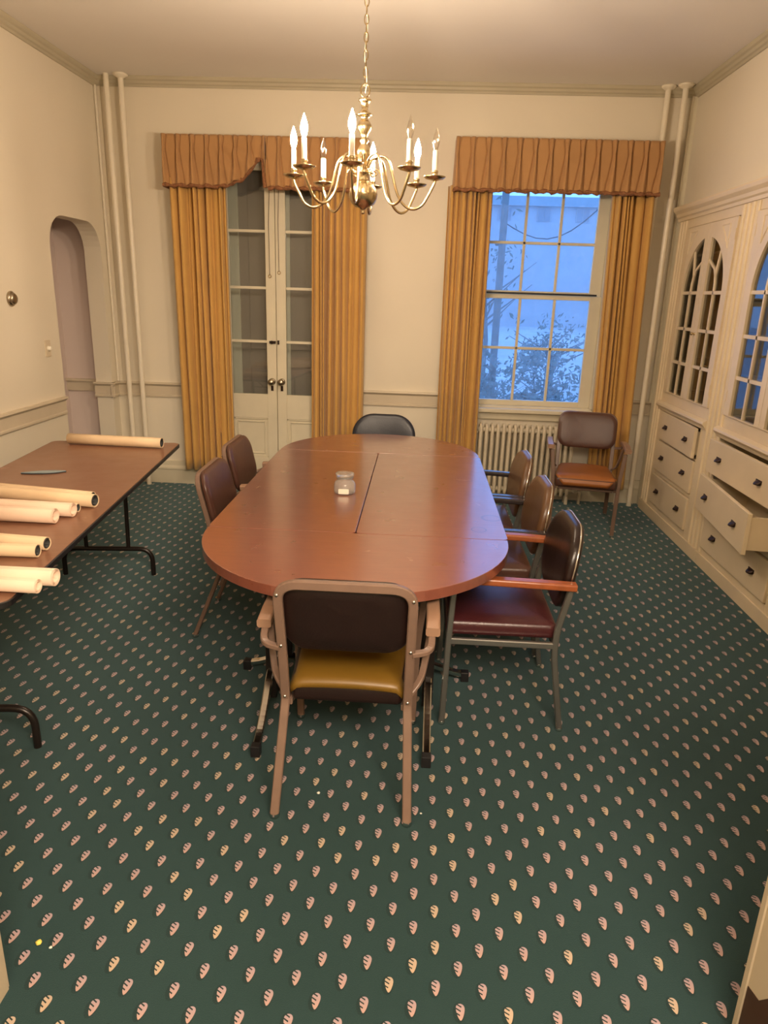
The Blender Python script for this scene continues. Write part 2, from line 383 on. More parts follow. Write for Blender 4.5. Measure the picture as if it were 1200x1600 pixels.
# french doors: casing, two leaves, an outer door behind
struct(MB().box((DX0-.09,YB-.022,0),(DX0+.005,YB+.01,DZ+.09)).box((DX1-.005,YB-.022,0),(DX1+.09,YB+.01,DZ+.09)).box((DX0-.09,YB-.022,DZ-.02),(DX1+.09,YB+.01,DZ+.09))
       .box((DX0,YB+.01,0),(DX0+.02,YB+.30,DZ)).box((DX1-.02,YB+.01,0),(DX1,YB+.30,DZ)).box((DX0,YB+.01,DZ-.03),(DX1,YB+.30,DZ)).build('trim_11','reveal', bevel=.004))
def french_leaf(idx, x0, x1, side):
    y0, y1 = YB+.02, YB+.06; st = .082; g0, g1 = x0+st, x1-st
    if side < 0: g0 = x0+.085
    b = MB(); b.box((x0,y0,.02),(g0,y1,2.69)).box((g1,y0,.02),(x1,y1,2.69)).box((g0,y0,2.62),(g1,y1,2.69))
    b.box((g0,y0,.62),(g1,y1,.832)).box((g0,y0,.02),(g1,y1,.27)).box((g0,y0+.014,.27),(g1,y1,.62))
    for z in (2.165,1.721,1.282): b.box((g0,y0+.006,z-.011),(g1,y1-.006,z+.011))
    # panel mouldings
    for k, w in ((0,.012),(.03,.006)):
        a0, a1, c0, c1 = g0+k, g1-k, .27+k, .62-k
        b.box((a0,y0+.003,c0),(a0+w,y0+.016,c1)).box((a1-w,y0+.003,c0),(a1,y0+.016,c1)).box((a0,y0+.003,c0),(a1,y0+.016,c0+w)).box((a0,y0+.003,c1-w),(a1,y0+.016,c1))
    d = struct(b.build('door_%d' % idx, 'door', bevel=.002, seg=1))
    zs = [.832,1.271+.022,1.732,2.176,2.62]; lo = [.832,1.293,1.732,2.176]; hi = [1.271,1.710,2.154,2.62]
    for z0, z1 in zip(lo, hi): MB().box((g0,y0+.018,z0),(g1,y0+.022,z1)).build('glass_pane','doorglass',d)
    kx = x1-.040 if side < 0 else x0+.040
    k = MB().lathe([(.027,0),(.030,-.004),(.022,-.008),(.010,-.012),(.009,-.030),(.020,-.036),(.028,-.046),(.028,-.056),(.018,-.066),(0,-.069)],(kx,y0,.945),20,'y').build('door_knob','pewter',d)
    MB().box((kx-.011,y0-.004,.865),(kx+.011,y0,.91)).build('escutcheon','knobdark',d)
    if side < 0:
        MB().box((x1-.058,y0-.012,1.268),(x1-.004,y0,1.290)).lathe([(.013,-.012),(.015,-.02),(.008,-.03),(0,-.032)],(x1-.035,y0,1.279),12,'y').build('latch','knobdark',d)
    else: MB().box((x0+.008,y0-.014,1.262),(x0+.022,y0,1.296)).build('latch_keeper','knobdark',d)
    return d
french_leaf(1, -1.715, -1.243, -1); french_leaf(2, -1.238, -.775, 1)
od = MB().box((DX0,YB+.26,0),(DX1,YB+.31,DZ))
for x0 in (DX0+.22, -1.16):
    for z0, z1 in ((.25,1.05),(1.2,2.5)): od.box((x0,YB+.25,z0),(x0+.30,YB+.26,z1))
d3 = struct(od.build('door_3','outerdoor', bevel=.006))
MB().box((-1.72,YB+.235,0),(-1.600,YB+.26,DZ)).box((-1.235,YB+.235,0),(-1.158,YB+.26,DZ)).build('light_stile','reveal',d3,bevel=.003)

# sash window
wn = MB(); J = YB-.024
wn.box((WX0-.08,J,WZ0-.06),(WX0,YB+.02,WZ1+.09)).box((WX1,J,WZ0-.06),(WX1+.09,YB+.02,WZ1+.09)).box((WX0-.08,J,WZ1),(WX1+.09,YB+.02,WZ1+.09))
wn.box((WX0,YB+.0,WZ0),(WX0+.03,YB+.25,WZ1)).box((WX1-.03,YB+.0,WZ0),(WX1,YB+.25,WZ1)).box((WX0,YB,WZ1-.03),(WX1,YB+.25,WZ1)).box((WX0,YB,WZ0-.01),(WX1,YB+.25,WZ0+.015))
window = struct(wn.build('window_1','door', bevel=.004))
MB().box((WX0-.12,YB-.085,.765),(WX1+.12,YB+.03,.80)).box((WX0-.08,YB-.03,.70),(WX1+.08,YB,.765)).build('window_sill','door',window,bevel=.008)
PXs = [.520,.806,1.091,1.377]
def sash(z0, z1, zm, y, zt, zb):
    b = MB(); b.box((WX0+.03,y,z0),(PXs[0],y+.04,z1)).box((PXs[3],y,z0),(WX1-.03,y+.04,z1)).box((PXs[0],y,z0),(PXs[3],y+.04,zb)).box((PXs[0],y,zt),(PXs[3],y+.04,z1))
    for x in PXs[1:3]: b.box((x-.011,y+.006,zb),(x+.011,y+.034,zt))
    b.box((PXs[0],y+.006,zm-.011),(PXs[3],y+.034,zm+.011))
    s = b.build('window_frame','door',window,bevel=.003)
    for i in range(3):
        for a, c in ((zb,zm-.011),(zm+.011,zt)):
            MB().box((PXs[i]+(.011 if i else 0),y+.018,a),(PXs[i+1]-(.011 if i < 2 else 0),y+.021,c)).build('glass_pane','glass',s)
sash(.815,1.735,1.300,YB+.06,1.700,.860); sash(1.735,2.67,2.140,YB+.11,2.62,1.765)
MB().box((.50,YB+.045,1.738),(1.425,YB+.075,1.752)).build('dark_strip','dark',window)  # thin dark strip along the top of the meeting rail

# ------------------------------------------------------------------ outside the window
g = MB().box((-40,9,-1.1),(60,110,-1.0)).build('pavement','ground'); struct(g); g.name = 'ground'
bld = tag(empty('apartment_building',(11,75,-1.0)),'pale flat-roofed apartment block seen through the window in blue dusk','building')
MB().box((-30,0,0),(34,12,12.0)).build('wall','facade',bld)
MB().box((-30.5,-.5,11.4),(34.5,12.5,12.26)).build('roof_band','roofband',bld)
for k in range(-4, 9):
    x = -.15+k*3.8; z = 10.12
    f = MB().box((x-.06,-.10,z-.06),(x+1.24,.02,z+1.12)).build('window','facade',bld)
    MB().box((x,-.14,z),(x+.56,-.09,z+1.06)).box((x+.62,-.14,z),(x+1.18,-.09,z+1.06)).build('pane','facadewin',f)
def tree(loc, hgt, cr, n_, seed, label, name='tree', crown_z=.62, ls=.16, trunk=.1):
    rnd = random.Random(seed); t = tag(empty(name, loc), label, 'tree' if name == 'tree' else 'bush')
    b = MB(); b.tube([(0,0,0),(.05,0,hgt*.35),(-.06,.05,hgt*.7)],[trunk,trunk*.7,trunk*.3],8)
    for k in range(9):
        a = rnd.uniform(0,2*PI); z = hgt*rnd.uniform(.35,.65)
        b.tube([(0,0,z),(math.cos(a)*cr*.4,math.sin(a)*cr*.4,z+hgt*.12),(math.cos(a)*cr*.8,math.sin(a)*cr*.8,z+hgt*.25)],[trunk*.35,trunk*.2,trunk*.08],5)
    b.build('trunk','bark',t)
    L = MB(); blobs = [(rnd.gauss(0,.45)*cr, rnd.gauss(0,.35)*cr, hgt*crown_z+rnd.gauss(0,.20)*hgt, rnd.uniform(.2,.42)*cr) for _ in range(16)]
    for _ in range(n_):
        c = rnd.choice(blobs); d = Vector((rnd.gauss(0,1),rnd.gauss(0,1),rnd.gauss(0,1))).normalized()*c[3]*rnd.uniform(.5,1.05)
        p = Vector(c[:3])+d; u = Vector((rnd.gauss(0,1),rnd.gauss(0,1),rnd.gauss(0,1))).normalized(); w_ = u.orthogonal().normalized()
        q = rnd.uniform(.6,1.3)*ls; p.z = max(p.z,.05)
        L.add([p-u*q, p+w_*q*.45, p+u*q, p-w_*q*.45],[(0,1,2,3)])
    L.build('foliage','leaf',t); return t
tree((2.45,15,-1.0),1.55,1.05,2200,3,'dark leafy bush nearest the window, low in its right panes',name='bush',crown_z=.5,ls=.065,trunk=.05)
tree((1.35,13,-1.0),1.55,.75,900,5,'small sparse bush low in the left panes of the window',name='bush',crown_z=.5,ls=.05,trunk=.04)
tree((3.6,20,-1.0),2.4,1.5,600,9,'loose bushy tree in front of the pale apartment block, right of centre',crown_z=.6,ls=.08)
tree((1.9,22,-1.0),4.2,1.7,160,11,'thin tree before the apartment block at the left of the window',crown_z=.8,ls=.10)
tag(MB().lathe([(.085,0),(.07,7.2)],(1.62,16,-1.0),10).build('utility_pole','bark'),'dark blue utility pole at the left edge of the upper window panes','pole')
tag(MB().tube([(1.6+ .24*k, 16, 3.25-.55*math.sin(PI*min(1,k/9))+ .055*k) for k in range(11)],.012,5).build('overhead_cable','wire'),'thin dark cable sagging across the upper window panes','cable')

# ------------------------------------------------------------------ pipes
def pipe(top, bot, z0, label, flange):
    p = tag(empty('heating_pipe',(bot[0],bot[1],0)),label,'pipe')
    a = (top[0]-bot[0],top[1]-bot[1]); MB().tube([(0,0,z0),(a[0],a[1],H)],.021,14).build('pipe','pipe',p)
    if flange: MB().lathe([(.021,-.03),(.05,-.016),(.056,-.010),(.056,0),(.021,0)],(a[0],a[1],H),20).build('ceiling_flange','pipe',p)
    return p
pipe((-2.51,5.975),(-2.51,5.975),0,'left cream pipe of the pair by the arched niche',False)
pipe((-2.395,5.975),(-2.395,5.975),0,'cream pipe with a ceiling flange nearer the left curtain',True)
pipe((1.755,6.02),(1.775,6.02),0,'cream pipe running behind the right end of the window valance, left of its twin',True)
pipe((1.865,5.965),(1.875,5.965),0,'cream pipe beside the built-in cabinet, right of its twin',True)

# ------------------------------------------------------------------ radiator
rad = tag(empty('radiator',(.52,5.955,0)),'cream cast-iron column radiator under the window','radiator')
b = MB(); ns = 17; pitch = .0485
for i in range(ns):
    x = .02+i*pitch
    for y in (-.045, 0, .045):
        b.tube([(x,y,.10),(x,y,.62)],.0150,8)
    b.tube(fillet([(x,-.045,.60),(x,-.045,.665),(x,.045,.665),(x,.045,.60)],.04),.0145,8)
    b.tube(fillet([(x,-.045,.13),(x,-.045,.075),(x,.045,.075),(x,.045,.13)],.04),.0145,8)
b.tube([(.0,0,.625),(ns*pitch-.01,0,.625)],.022,10).tube([(.0,0,.11),(ns*pitch-.01,0,.11)],.022,10)
b.build('columns','radiator',rad)
for x in (.02, .02+(ns-1)*pitch): MB().box((x-.014,-.05,0),(x+.014,-.022,.10)).box((x-.014,.022,0),(x+.014,.05,.10)).build('leg','radiator',rad,bevel=.005)
MB().tube(fillet([(ns*pitch-.01,0,.11),(ns*pitch+.09,0,.11),(ns*pitch+.09,0,.0)],.03),.013,10).lathe([(.022,-.02),(.026,0),(.022,.03),(.01,.04),(.01,.06)],(ns*pitch+.05,0,.12),14).build('valve','radiator',rad)
MB().lathe([(.010,0),(.014,-.012),(.008,-.02)],(-.002,0,.60),10,'x').build('bleed_valve','radiator',rad)

# ------------------------------------------------------------------ curtains
def curtain(x0, x1, z0, z1, nf, seed, label, lean=0.0, gather=0.0):
    rnd = random.Random(seed); ph = rnd.uniform(0,6); ws = [rnd.uniform(.45,1.7) for _ in range(nf)]; tot = sum(ws); acc = [0]
    for w_ in ws: acc.append(acc[-1]+w_/tot)
    amps = [rnd.choice((.35,.8,1.0,1.25)) for _ in range(nf)]
    gs = [rnd.choice((.0,.06,.14,.26)) for _ in range(nf)]
    def fold(u):
        for k in range(nf):
            if u <= acc[k+1] or k == nf-1:
                t = (u-acc[k])/(acc[k+1]-acc[k]); tt = min(1,max(0,(t-gs[k])/(1-gs[k])))
                if t < gs[k]: return .35*math.sin(PI*t/gs[k]), t, k
                return -amps[k]*abs(math.sin(PI*tt))**.6, t, k
    def fn(u, v):
        d, t, k = fold(u)
        a = .072*(.9+.1*v); xc = (x0+x1)/2; w_ = (x1-x0)*(1-gather*(1-v)*.5)
        sw = .006*math.sin(3.1*v+ph+k*1.7)
        x = xc+(u-.5)*w_+lean*(1-v)+sw*math.sin(PI*u)
        return (x, 5.958+d*a+.006*math.sin(9*u+2*v+ph), z0+(z1-z0)*v)
    o = MB().grid(fn, nf*14, 22).build('curtain','curtain',solid=.004)
    return tag(o,label,'curtain')
CZ = 2.52
curtain(-2.045,-1.60,.175,CZ,9,1,'gold pleated curtain left of the french doors, nearest the pipes',lean=.005)
curtain(-.915,-.475,.175,CZ,9,2,'gold pleated curtain hanging over the right side of the french doors')
curtain(.155,.50,.16,CZ,8,3,'gold pleated curtain on the left of the window',lean=.01)
curtain(1.415,1.735,.16,CZ,7,4,'gold pleated curtain on the right of the window, behind the corner chair',lean=.07)

def valance(x0, x1, ztop, zbot, yf, npl, label, droop=None, ret=(True,True)):
    root = tag(empty('valance',((x0+x1)/2,YB-.02,zbot)),label,'valance'); ox, oy, oz = root.location
    W = x1-x0; pos = [x0+.012+(W-.024)*k/(npl-1) for k in range(npl)]
    def bottom(x):
        zb = zbot+.004*math.sin((x-x0)/W*npl*2*PI)
        if droop:
            a, b_, h_ = droop
            if a < x < b_:
                t = min(1,(x-a)/(b_-.075-a)); zb += h_*(1-math.sqrt(max(0,1-t*t*.98)))/.86
        return zb
    def yoff(x, v):     # v 1 at top
        d = 0; 
        for p in pos:
            t = (x-p); 
            if v > .72: w_ = .007+(v-.72)*.030; h_ = .030-.020*(v-.72)/.28
            else: w_ = .007+(.72-v)*.024; h_ = .034-.010*(.72-v)
            if abs(t) < w_*2.4:
                d -= h_*math.exp(-(t/w_)**2*1.6)
                if abs(t) > w_*.9: d += .016*math.exp(-((abs(t)-w_*1.5)/(w_*.4))**2)
        return d
    def sheet(xa, xb, name):
        nu = max(12, int((xb-xa)/W*npl*22))
        def fn(u, v):
            x = xa+(xb-xa)*u; zb = bottom(x); z = zb+(ztop-zb)*v
            y = yf+yoff(x,v)-.014*(1-v)*math.sin(PI*min(1,(1-v)*1.2))
            if droop and droop[0] < x < droop[1]: t = (x-droop[0])/(droop[1]-droop[0]); th = math.atan2(ztop-z, x-droop[0]+.02); y -= .03*math.sin(PI*t)*(1-v)+.013*math.sin(th*13)*min(1,t*3)*(1-v**4)
            return (x-ox, y-oy, z-oz)
        return MB().grid(fn, nu, 18).build(name,'valance',root,solid=.004)
    if droop:
        sheet(x0, droop[1], 'drooping_panel'); sheet(droop[1]+.004, x1, 'fabric_panel')
    else: sheet(x0, x1, 'fabric_panel')
    for e, xx in enumerate((x0, x1)):
        def fr(u, v, xx=xx, e=e):
            return (xx-ox+(.012 if e else -.012)*math.sin(PI*u)*(1-v)-(0), yf+(YB-.025-yf)*u-oy, bottom(xx)+(ztop-bottom(xx))*v-oz)
        MB().grid(fr, 8, 8).build('side_return','valance',root,solid=.004)
    MB().box((x0+.01-ox,yf+.02-oy,ztop-.03-oz),(x1-.01-ox,YB-.022-oy,ztop-.008-oz)).build('board','trim',root)
    # fringe along the hem
    def fr_path(xa, xb):
        n_ = int((xb-xa)/.02)
        return [(xa+(xb-xa)*i/n_-ox, yf-.006+yoff(xa+(xb-xa)*i/n_,0)*.8-oy, bottom(xa+(xb-xa)*i/n_)-.004-oz) for i in range(n_+1)]
    segs = [(x0,droop[1]),(droop[1]+.02,x1)] if droop else [(x0,x1)]
    for xa, xb in segs:
        pth = fr_path(xa, xb)
        MB().tube(pth,[.014+.005*math.sin(i*1.9) for i in range(len(pth))],8).build('fringe','fringe',root)
    for xx in (x0, x1): MB().tube([(xx-ox,yf-oy,bottom(xx)-.004-oz),(xx-ox,YB-.03-oy,bottom(xx)-.004-oz)],.013,8).build('fringe','fringe',root)
    return root
valance(-2.065,-.475,2.825,2.465,5.865,15,'rust pinch-pleated valance over the french doors with one drooping flap',droop=(-1.67,-1.262,.195))
valance(.195,1.735,2.848,2.487,5.85,14,'rust pinch-pleated valance over the window, hem straight')
# cords on the door leaves
for x, z, lab in ((-1.283,1.815,'thin shade cord with ring on the left french door'),(-1.205,1.845,'thin shade cord with ring on the right french door')):
    t = tag(empty('pull_cord',(x,YB-.01,z)),lab,'cord')
    MB().tube([(0,0,.014),(-.004,0,.4),(.012,0,.82)],.0022,6).build('cord','knobdark',t)
    MB().tube([(.012*math.cos(2*PI*k/14),0,.012*math.sin(2*PI*k/14)) for k in range(14)],.0028,6,closed=True).build('ring','brass',t)

# ------------------------------------------------------------------ built-in cabinets
def cabinet(y0, y1, dy0, dy1, wy0, wy1, label, pulls):
    """y decreases towards the camera. y0>y1 extents; dy doors; wy drawers; pulls = per-drawer (pull at far end, pull at near end)"""
    c = tag(empty('built_in_cabinet',(CX,(y0+y1)/2,0)),label,'cabinet'); oy = (y0+y1)/2
    B = lambda b, xa, xb, ya, yb, za, zb: b.box((xa,ya-oy,za),(xb,yb-oy,zb))
    b = MB(); T = .028
    B(b,0,T,y0,dy0,.94,2.31); B(b,0,T,dy1,y1,.94,2.31); B(b,0,T,dy0,dy1,2.245,2.31); B(b,0,T,dy0,dy1,.94,1.03)
    B(b,0,T,y0,wy0,.0,.94); B(b,0,T,wy1,y1,.0,.94)
    ZD = [(.885,.660),(.650,.405),(.375,.130)]
    B(b,0,T,wy0,wy1,.885,.94); B(b,0,T,wy0,wy1,.650,.660); B(b,0,T,wy0,wy1,.375,.405); B(b,0,T,wy0,wy1,0,.130)
    # ledge moulding and plinth
    b.prism([(0,.955),(-.012,.955),(-.035,.94),(-.038,.925),(-.020,.905),(-.010,.885),(0,.885)],'y',dy0+.045-oy,dy1-.035-oy)
    B(b,-.010,0,y0,y1,0,.085)
    # fluting on the stiles
    fl_ = MB()
    for ya, yb in ((dy1-.015,y1+.02),(y0-.02,dy0+.015)):
        m_ = abs(yb-ya); k_ = 3 if m_ > .12 else 1
        for k in range(k_):
            yc = ya+(yb-ya)*(k+.5)/k_; fl_.tube([(-.001,yc-oy,.09),(-.001,yc-oy,2.30)],.012,10)
    # carcass
    B(b,T,.40,y0,y0-.02,0,2.31); B(b,T,.40,y1+.02,y1,0,2.31); B(b,T,.40,y0,y1,2.29,2.31)
    b.build('body','cab',c,bevel=.0015,seg=1); fl_.build('fluting','cab',c)
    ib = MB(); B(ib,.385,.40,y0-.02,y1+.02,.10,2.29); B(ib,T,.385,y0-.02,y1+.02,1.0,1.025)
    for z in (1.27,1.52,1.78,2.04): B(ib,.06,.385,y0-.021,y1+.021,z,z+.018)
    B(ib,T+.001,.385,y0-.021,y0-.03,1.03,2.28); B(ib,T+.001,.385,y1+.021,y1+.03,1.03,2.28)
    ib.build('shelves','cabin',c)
    # glazed doors; together they make one round arch
    ym = (dy0+dy1)/2; half = abs(dy0-dy1)/2-.085; zs = 1.78; zb = 1.04
    for sgn in (1,-1):
        yo, yc = (dy0-.003, ym+.002) if sgn > 0 else (dy1+.003, ym-.002)
        go, gc = ym+sgn*half, ym+sgn*.062
        d = MB(); xa, xb = -.012, .018
        D = lambda ya, yb, za, zb_: d.box((xa,ya-oy,za),(xb,yb-oy,zb_))
        D(yo,go,1.033,2.24); D(gc,yc,1.033,2.24); D(go,gc,1.033,zb)
        N = 16; pts = []
        for k in range(N+1):
            a = PI*.5*(k/N); yy = half*math.cos(a); 
            if yy < .062: break
            pts.append((yy, zs+half*math.sin(a)*1.0))
        pts.append((.062, zs+math.sqrt(half**2-.062**2)))
        poly = [(ym+sgn*p[0]-oy,p[1]) for p in pts] + [(gc-oy,2.24),(go-oy,2.24)]
        d.prism(poly,'x',xa,xb)
        for p_ in range(len(pts)-1):   # bead round the arch
            pass
        dd = d.build('door','cab',c,bevel=.0015,seg=1)
        mu = MB(); my = (half+.062)/2
        for z in (zs,1.525,1.275): mu.box((-.006,go-oy,z-.011),(.012,gc-oy,z+.011))
        mu.box((-.006,ym+sgn*(my-.009)-oy,zb),(.012,ym+sgn*(my+.009)-oy,zs))
        # tracery
        cur = [(my,zs),(my-.004,zs+.06),(my-.018,zs+.11),(my-.045,zs+.155),(.058,zs+.215)]
        mu.tube([(.003,ym+sgn*q[0]-oy,q[1]) for q in cur],0,rect=(.009,.009),upv=(1,0,0))
        ae = math.radians(50)
        mu.tube([(.003,ym+sgn*(my-.018)-oy,zs+.11),(.003,ym+sgn*(half*math.cos(ae)+.004)-oy,zs+half*math.sin(ae)+.004)],0,rect=(.009,.009),upv=(1,0,0))
        mu.build('muntins','cab',dd)
        gp = [(ym+sgn*p[0]-oy,p[1]) for p in pts] + [(gc-oy,zb),(go-oy,zb)]
        MB().prism(gp,'x',.004,.006).build('glass','cabglass',dd)
        for z in (1.12,2.10): MB().box((-.016,yo+sgn*.001-oy,z),(-.009,yo-sgn*.012-oy,z+.07)).build('hinge','cab',dd)
        sp = MB()   # corner bead triangles
        q0, q1, q2 = ym+sgn*(half-.02)-oy, ym+sgn*(half-.15)-oy, 2.205
        sp.tube([(xa-.001,q0,q2),(xa-.001,q1,q2)],.004,6).tube([(xa-.001,q0,q2),(xa-.001,q0,q2-.15)],.004,6).tube([(xa-.001,q1,q2),(xa-.001,q1+sgn*.055,q2-.05),(xa-.001,q0,q2-.15)],.004,6)
        sp.build('corner_bead','cab',dd)
        if sgn < 0: MB().lathe([(.011,0),(.006,-.008),(.012,-.018),(.010,-.026),(0,-.028)],(xa,yc-.018-oy,1.50),12,'x').build('door_knob','brass',dd)
    # drawers
    for (zt, zb_), (pf, pn) in zip(ZD, pulls):
        ya, yb = wy0-.006, wy1+.006; wd = abs(ya-yb)
        ang = math.atan2(pn-pf, wd); dr = empty('drawer',(-pf,ya-oy,0),ang*-1); dr.parent = c
        # local frame: y runs from 0 (far end) to -wd
        fr = MB().box((-.014,-wd,zb_+.006),(.010,0,zt-.006)); fo = fr.build('drawer_front','cab',dr,bevel=.003); 
        bx = MB(); dep = .30
        bx.box((.010,-.045,zb_+.03),(dep,-.060,zt-.03)).box((.010,-wd+.030,zb_+.03),(dep,-wd+.014,zt-.03)).box((dep-.014,-wd+.03,zb_+.03),(dep,-.06,zt-.03))
        bx.box((.010,-wd+.02,zb_+.03),(dep,-.05,zb_+.04))
        bx.build('drawer_box','cab',dr)
        for t in (.20,.80):
            yy = -wd*t; zc = (zt+zb_)/2
            pm = MB(); N = 10
            pm.box((-.018,yy-.032,zc-.004),(-.014,yy+.032,zc+.016))
            def cup(u, v, yy=yy, zc=zc):
                a = PI*u; r = 1-.25*v; return (-.014-.026*math.sin(PI*.5*v)*math.sin(a)**.7-.001, yy+.030*math.cos(a)*(1-.12*v), zc+.014-.024*v)
            pm.grid(cup, 12, 6)
            pm.build('pull','knobdark',dr,solid=.003)
    return c
cabinet(5.95,4.60,5.745,4.835,5.695,4.905,'cream built-in cabinet with arched glass doors, farther from the camera by the pipes',((.0,.022),(0,.0),(0,0)))
cabinet(4.595,3.44,4.575,3.575,4.575,3.64,'cream built-in cabinet nearer the camera with its middle drawer pulled out',((.05,.055),(.075,.165),(0,0)))
cp = [(0,2.305),(-.012,2.305),(-.016,2.325),(-.028,2.335),(-.034,2.355),(-.055,2.375),(-.062,2.395),(-.062,2.405),(.03,2.405),(.03,2.345),(.0,2.345)]
tag(MB().prism([(CX+p[0],p[1]) for p in cp],'y',5.96,3.44).build('cabinet_cornice','cab'),'cream moulded cornice running along the top of the built-in cabinets','cornice')

# ------------------------------------------------------------------ chandelier
ch = tag(empty('chandelier',(-.300,3.5,2.052)),'brass eight-arm chandelier with candle bulbs, five of them lit','chandelier'); Z0 = 2.052
MB().lathe([(0,0),(.008,.003),(.010,.010),(.006,.016),(.013,.022),(.016,.027),(.034,.032),(.052,.045),(.063,.065),(.066,.082),(.0665,.085),(.066,.088),(.062,.105),(.050,.124),(.030,.138),(.020,.143)],seg=40).build('ball','brass',ch)
MB().lathe([(.020,.142),(.024,.150),(.016,.160),(.030,.172),(.034,.182),(.022,.192),(.013,.200),(.016,.222),(.030,.245),(.034,.262),(.024,.282),(.014,.296),(.022,.306),(.012,.318),(.018,.335),(.030,.352),(.033,.368),(.024,.385),(.014,.396),(.026,.406),(.038,.412),(.026,.420),(.013,.434),(.017,.452),(.022,.462),(.030,.468),(.028,.474),(.010,.480),(0,.482)],seg=28).build('column','brass',ch)
MB().tube([(.020*math.cos(2*PI*k/18),0,.508+.027*math.sin(2*PI*k/18)) for k in range(18)],.0035,8,closed=True).build('hanging_loop','brass',ch)
cn = MB(); z = .545; k = 0
while Z0+z < H-.03:
    c_l = (0,0,z); L_, W_ = .020, .009
    pts = []
    for q in range(16):
        a = 2*PI*q/16; px_, pz_ = W_*math.cos(a), L_*math.sin(a)
        pts.append((px_,0,z+pz_) if k % 2 else (0,px_,z+pz_))
    cn.tube(pts,.0026,6,closed=True); z += .0335; k += 1
cn.build('chain','brass',ch)
MB().lathe([(.012,1.10),(.03,1.115),(.055,1.14),(.062,1.165),(.062,H-Z0)],seg=28).build('ceiling_canopy','brass',ch)
wire_ = MB().tube([(.006*math.sin(i*.9),.006*math.cos(i*.9),.50+i*.03) for i in range(22)],.0018,5).build('cord','sleeve',ch)
# which of the eight are lit (angles measured counter-clockwise from +x)
ARMR = .326
angs = [-3.5, 42.5, 87, 132, 176, 223.5, 266, 311]
litset = {87, 176, 223.5, 266, 42.5}
for a_ in angs:
    a = math.radians(a_); ca, sa = math.cos(a), math.sin(a)
    rz = [(.022,.205),(.045,.235),(.085,.245),(.115,.225),(.135,.165),(.160,.085),(.195,.040),(.235,.026),(.275,.045),(.300,.085),(ARMR,.135),(ARMR,.150)]
    # smooth with catmull-rom
    sm = []
    for i in range(len(rz)-1):
        p0, p1, p2, p3 = rz[max(i-1,0)], rz[i], rz[i+1], rz[min(i+2,len(rz)-1)]
        for t in (0,.33,.66):
            f = lambda j: .5*((2*p1[j])+(-p0[j]+p2[j])*t+(2*p0[j]-5*p1[j]+4*p2[j]-p3[j])*t*t+(-p0[j]+3*p1[j]-3*p2[j]+p3[j])*t**3)
            sm.append((f(0),f(1)))
    sm.append(rz[-1])
    arm = MB().tube([(r*ca,r*sa,zz) for r, zz in sm],.0062,8)
    # scroll at the root
    arm.tube([((.055+.020*math.cos(q*.55)*(1-q/16))*ca,(.055+.020*math.cos(q*.55)*(1-q/16))*sa,.175+.020*math.sin(q*.55)*(1-q/16)) for q in range(12)],.004,6)
    ao = arm.build('arm','brass',ch)
    c0 = (ARMR*ca,ARMR*sa,0)
    MB().lathe([(.006,.146),(.020,.150),(.040,.155),(.049,.162),(.050,.165),(.040,.163),(.018,.160),(.013,.166),(.013,.180),(.016,.184),(.013,.190)],c0,24).build('drip_pan','brass',ao)
    MB().lathe([(.0115,.180),(.0120,.184),(.0118,.268),(.0105,.272),(0,.272)],c0,16).build('candle_sleeve','sleeve',ao)
    bp2 = [(.006,.270),(.008,.278),(.0125,.290),(.0155,.305),(.0155,.316),(.0125,.330),(.008,.344),(.0035,.356),(.0015,.363),(0,.365)]
    MB().lathe(bp2,c0,16).build('bulb','litbulb' if a_ in litset else 'bulbglass',ao)

# ------------------------------------------------------------------ conference table: four separate sections
TX0, TXM, TX1, TY0, TY1 = -.868, -.240, .398, 2.765, 4.325; TZ = .74
def t_leg(parent, x, y, along, half, name='leg', high=False):
    """post with a low chrome foot; along 'x' or 'y'"""
    po = MB().box((x-.022,y-.014,.07),(x+.022,y+.014,TZ-.045)).build(name,'blackmetal',parent,bevel=.004)
    f0, f1 = half
    pts = [(f0,.030),(f0+.06*(1 if f1 > f0 else -1),.042),(0,.085),(f1-.06*(1 if f1 > f0 else -1),.042),(f1,.030)]
    if high:
        pts = [(f0,.030),(f0*.80,.050),(f0*.52,.098),(f0*.14,.185),(0,.205),(f1*.14,.185),(f1*.6,.098),(f1*.85,.050),(f1,.030)]
    path = [((x+p[0],y,p[1]) if along == 'x' else (x,y+p[0],p[1])) for p in pts]
    ft = MB().tube(fillet(path,.08,4) if high else path,0,rect=(.013,.015),upv=((1,0,0) if along == 'y' else (0,1,0))).build('foot','chrome',po)
    for p in (path[0], path[-1]): MB().box((p[0]-.018,p[1]-.018,0),(p[0]+.018,p[1]+.018,.048)).build('foot_cap','dark',po,bevel=.003)
def half_round(cx, cy, sgn, label):
    t = tag(empty('half_round_table',(cx,cy,0)),label,'table','half-round ends of the conference table')
    R = .630; pts = [(R*math.cos(PI*i/40), sgn*R*math.sin(PI*i/40)) for i in range(41)]
    MB().prism(pts,'z',TZ-.040,TZ).build('tabletop','table',t,bevel=.0012,seg=1)
    MB().prism([(p[0]*.88,p[1]*.88+sgn*.02) for p in pts],'z',TZ-.058,TZ-.0405).build('apron','darkwood',t)
    for sx in (-.325,.325): t_leg(t, sx, sgn*.21, 'y', (sgn*.30,-sgn*.17), high=True)
    return t
half_round((TX0+TX1)/2, TY0-.004, -1, 'mahogany half-round table section at the near end, under the front chair')
half_round((TX0+TX1)/2, TY1+.004, 1, 'mahogany half-round table section at the far end, before the navy chair')
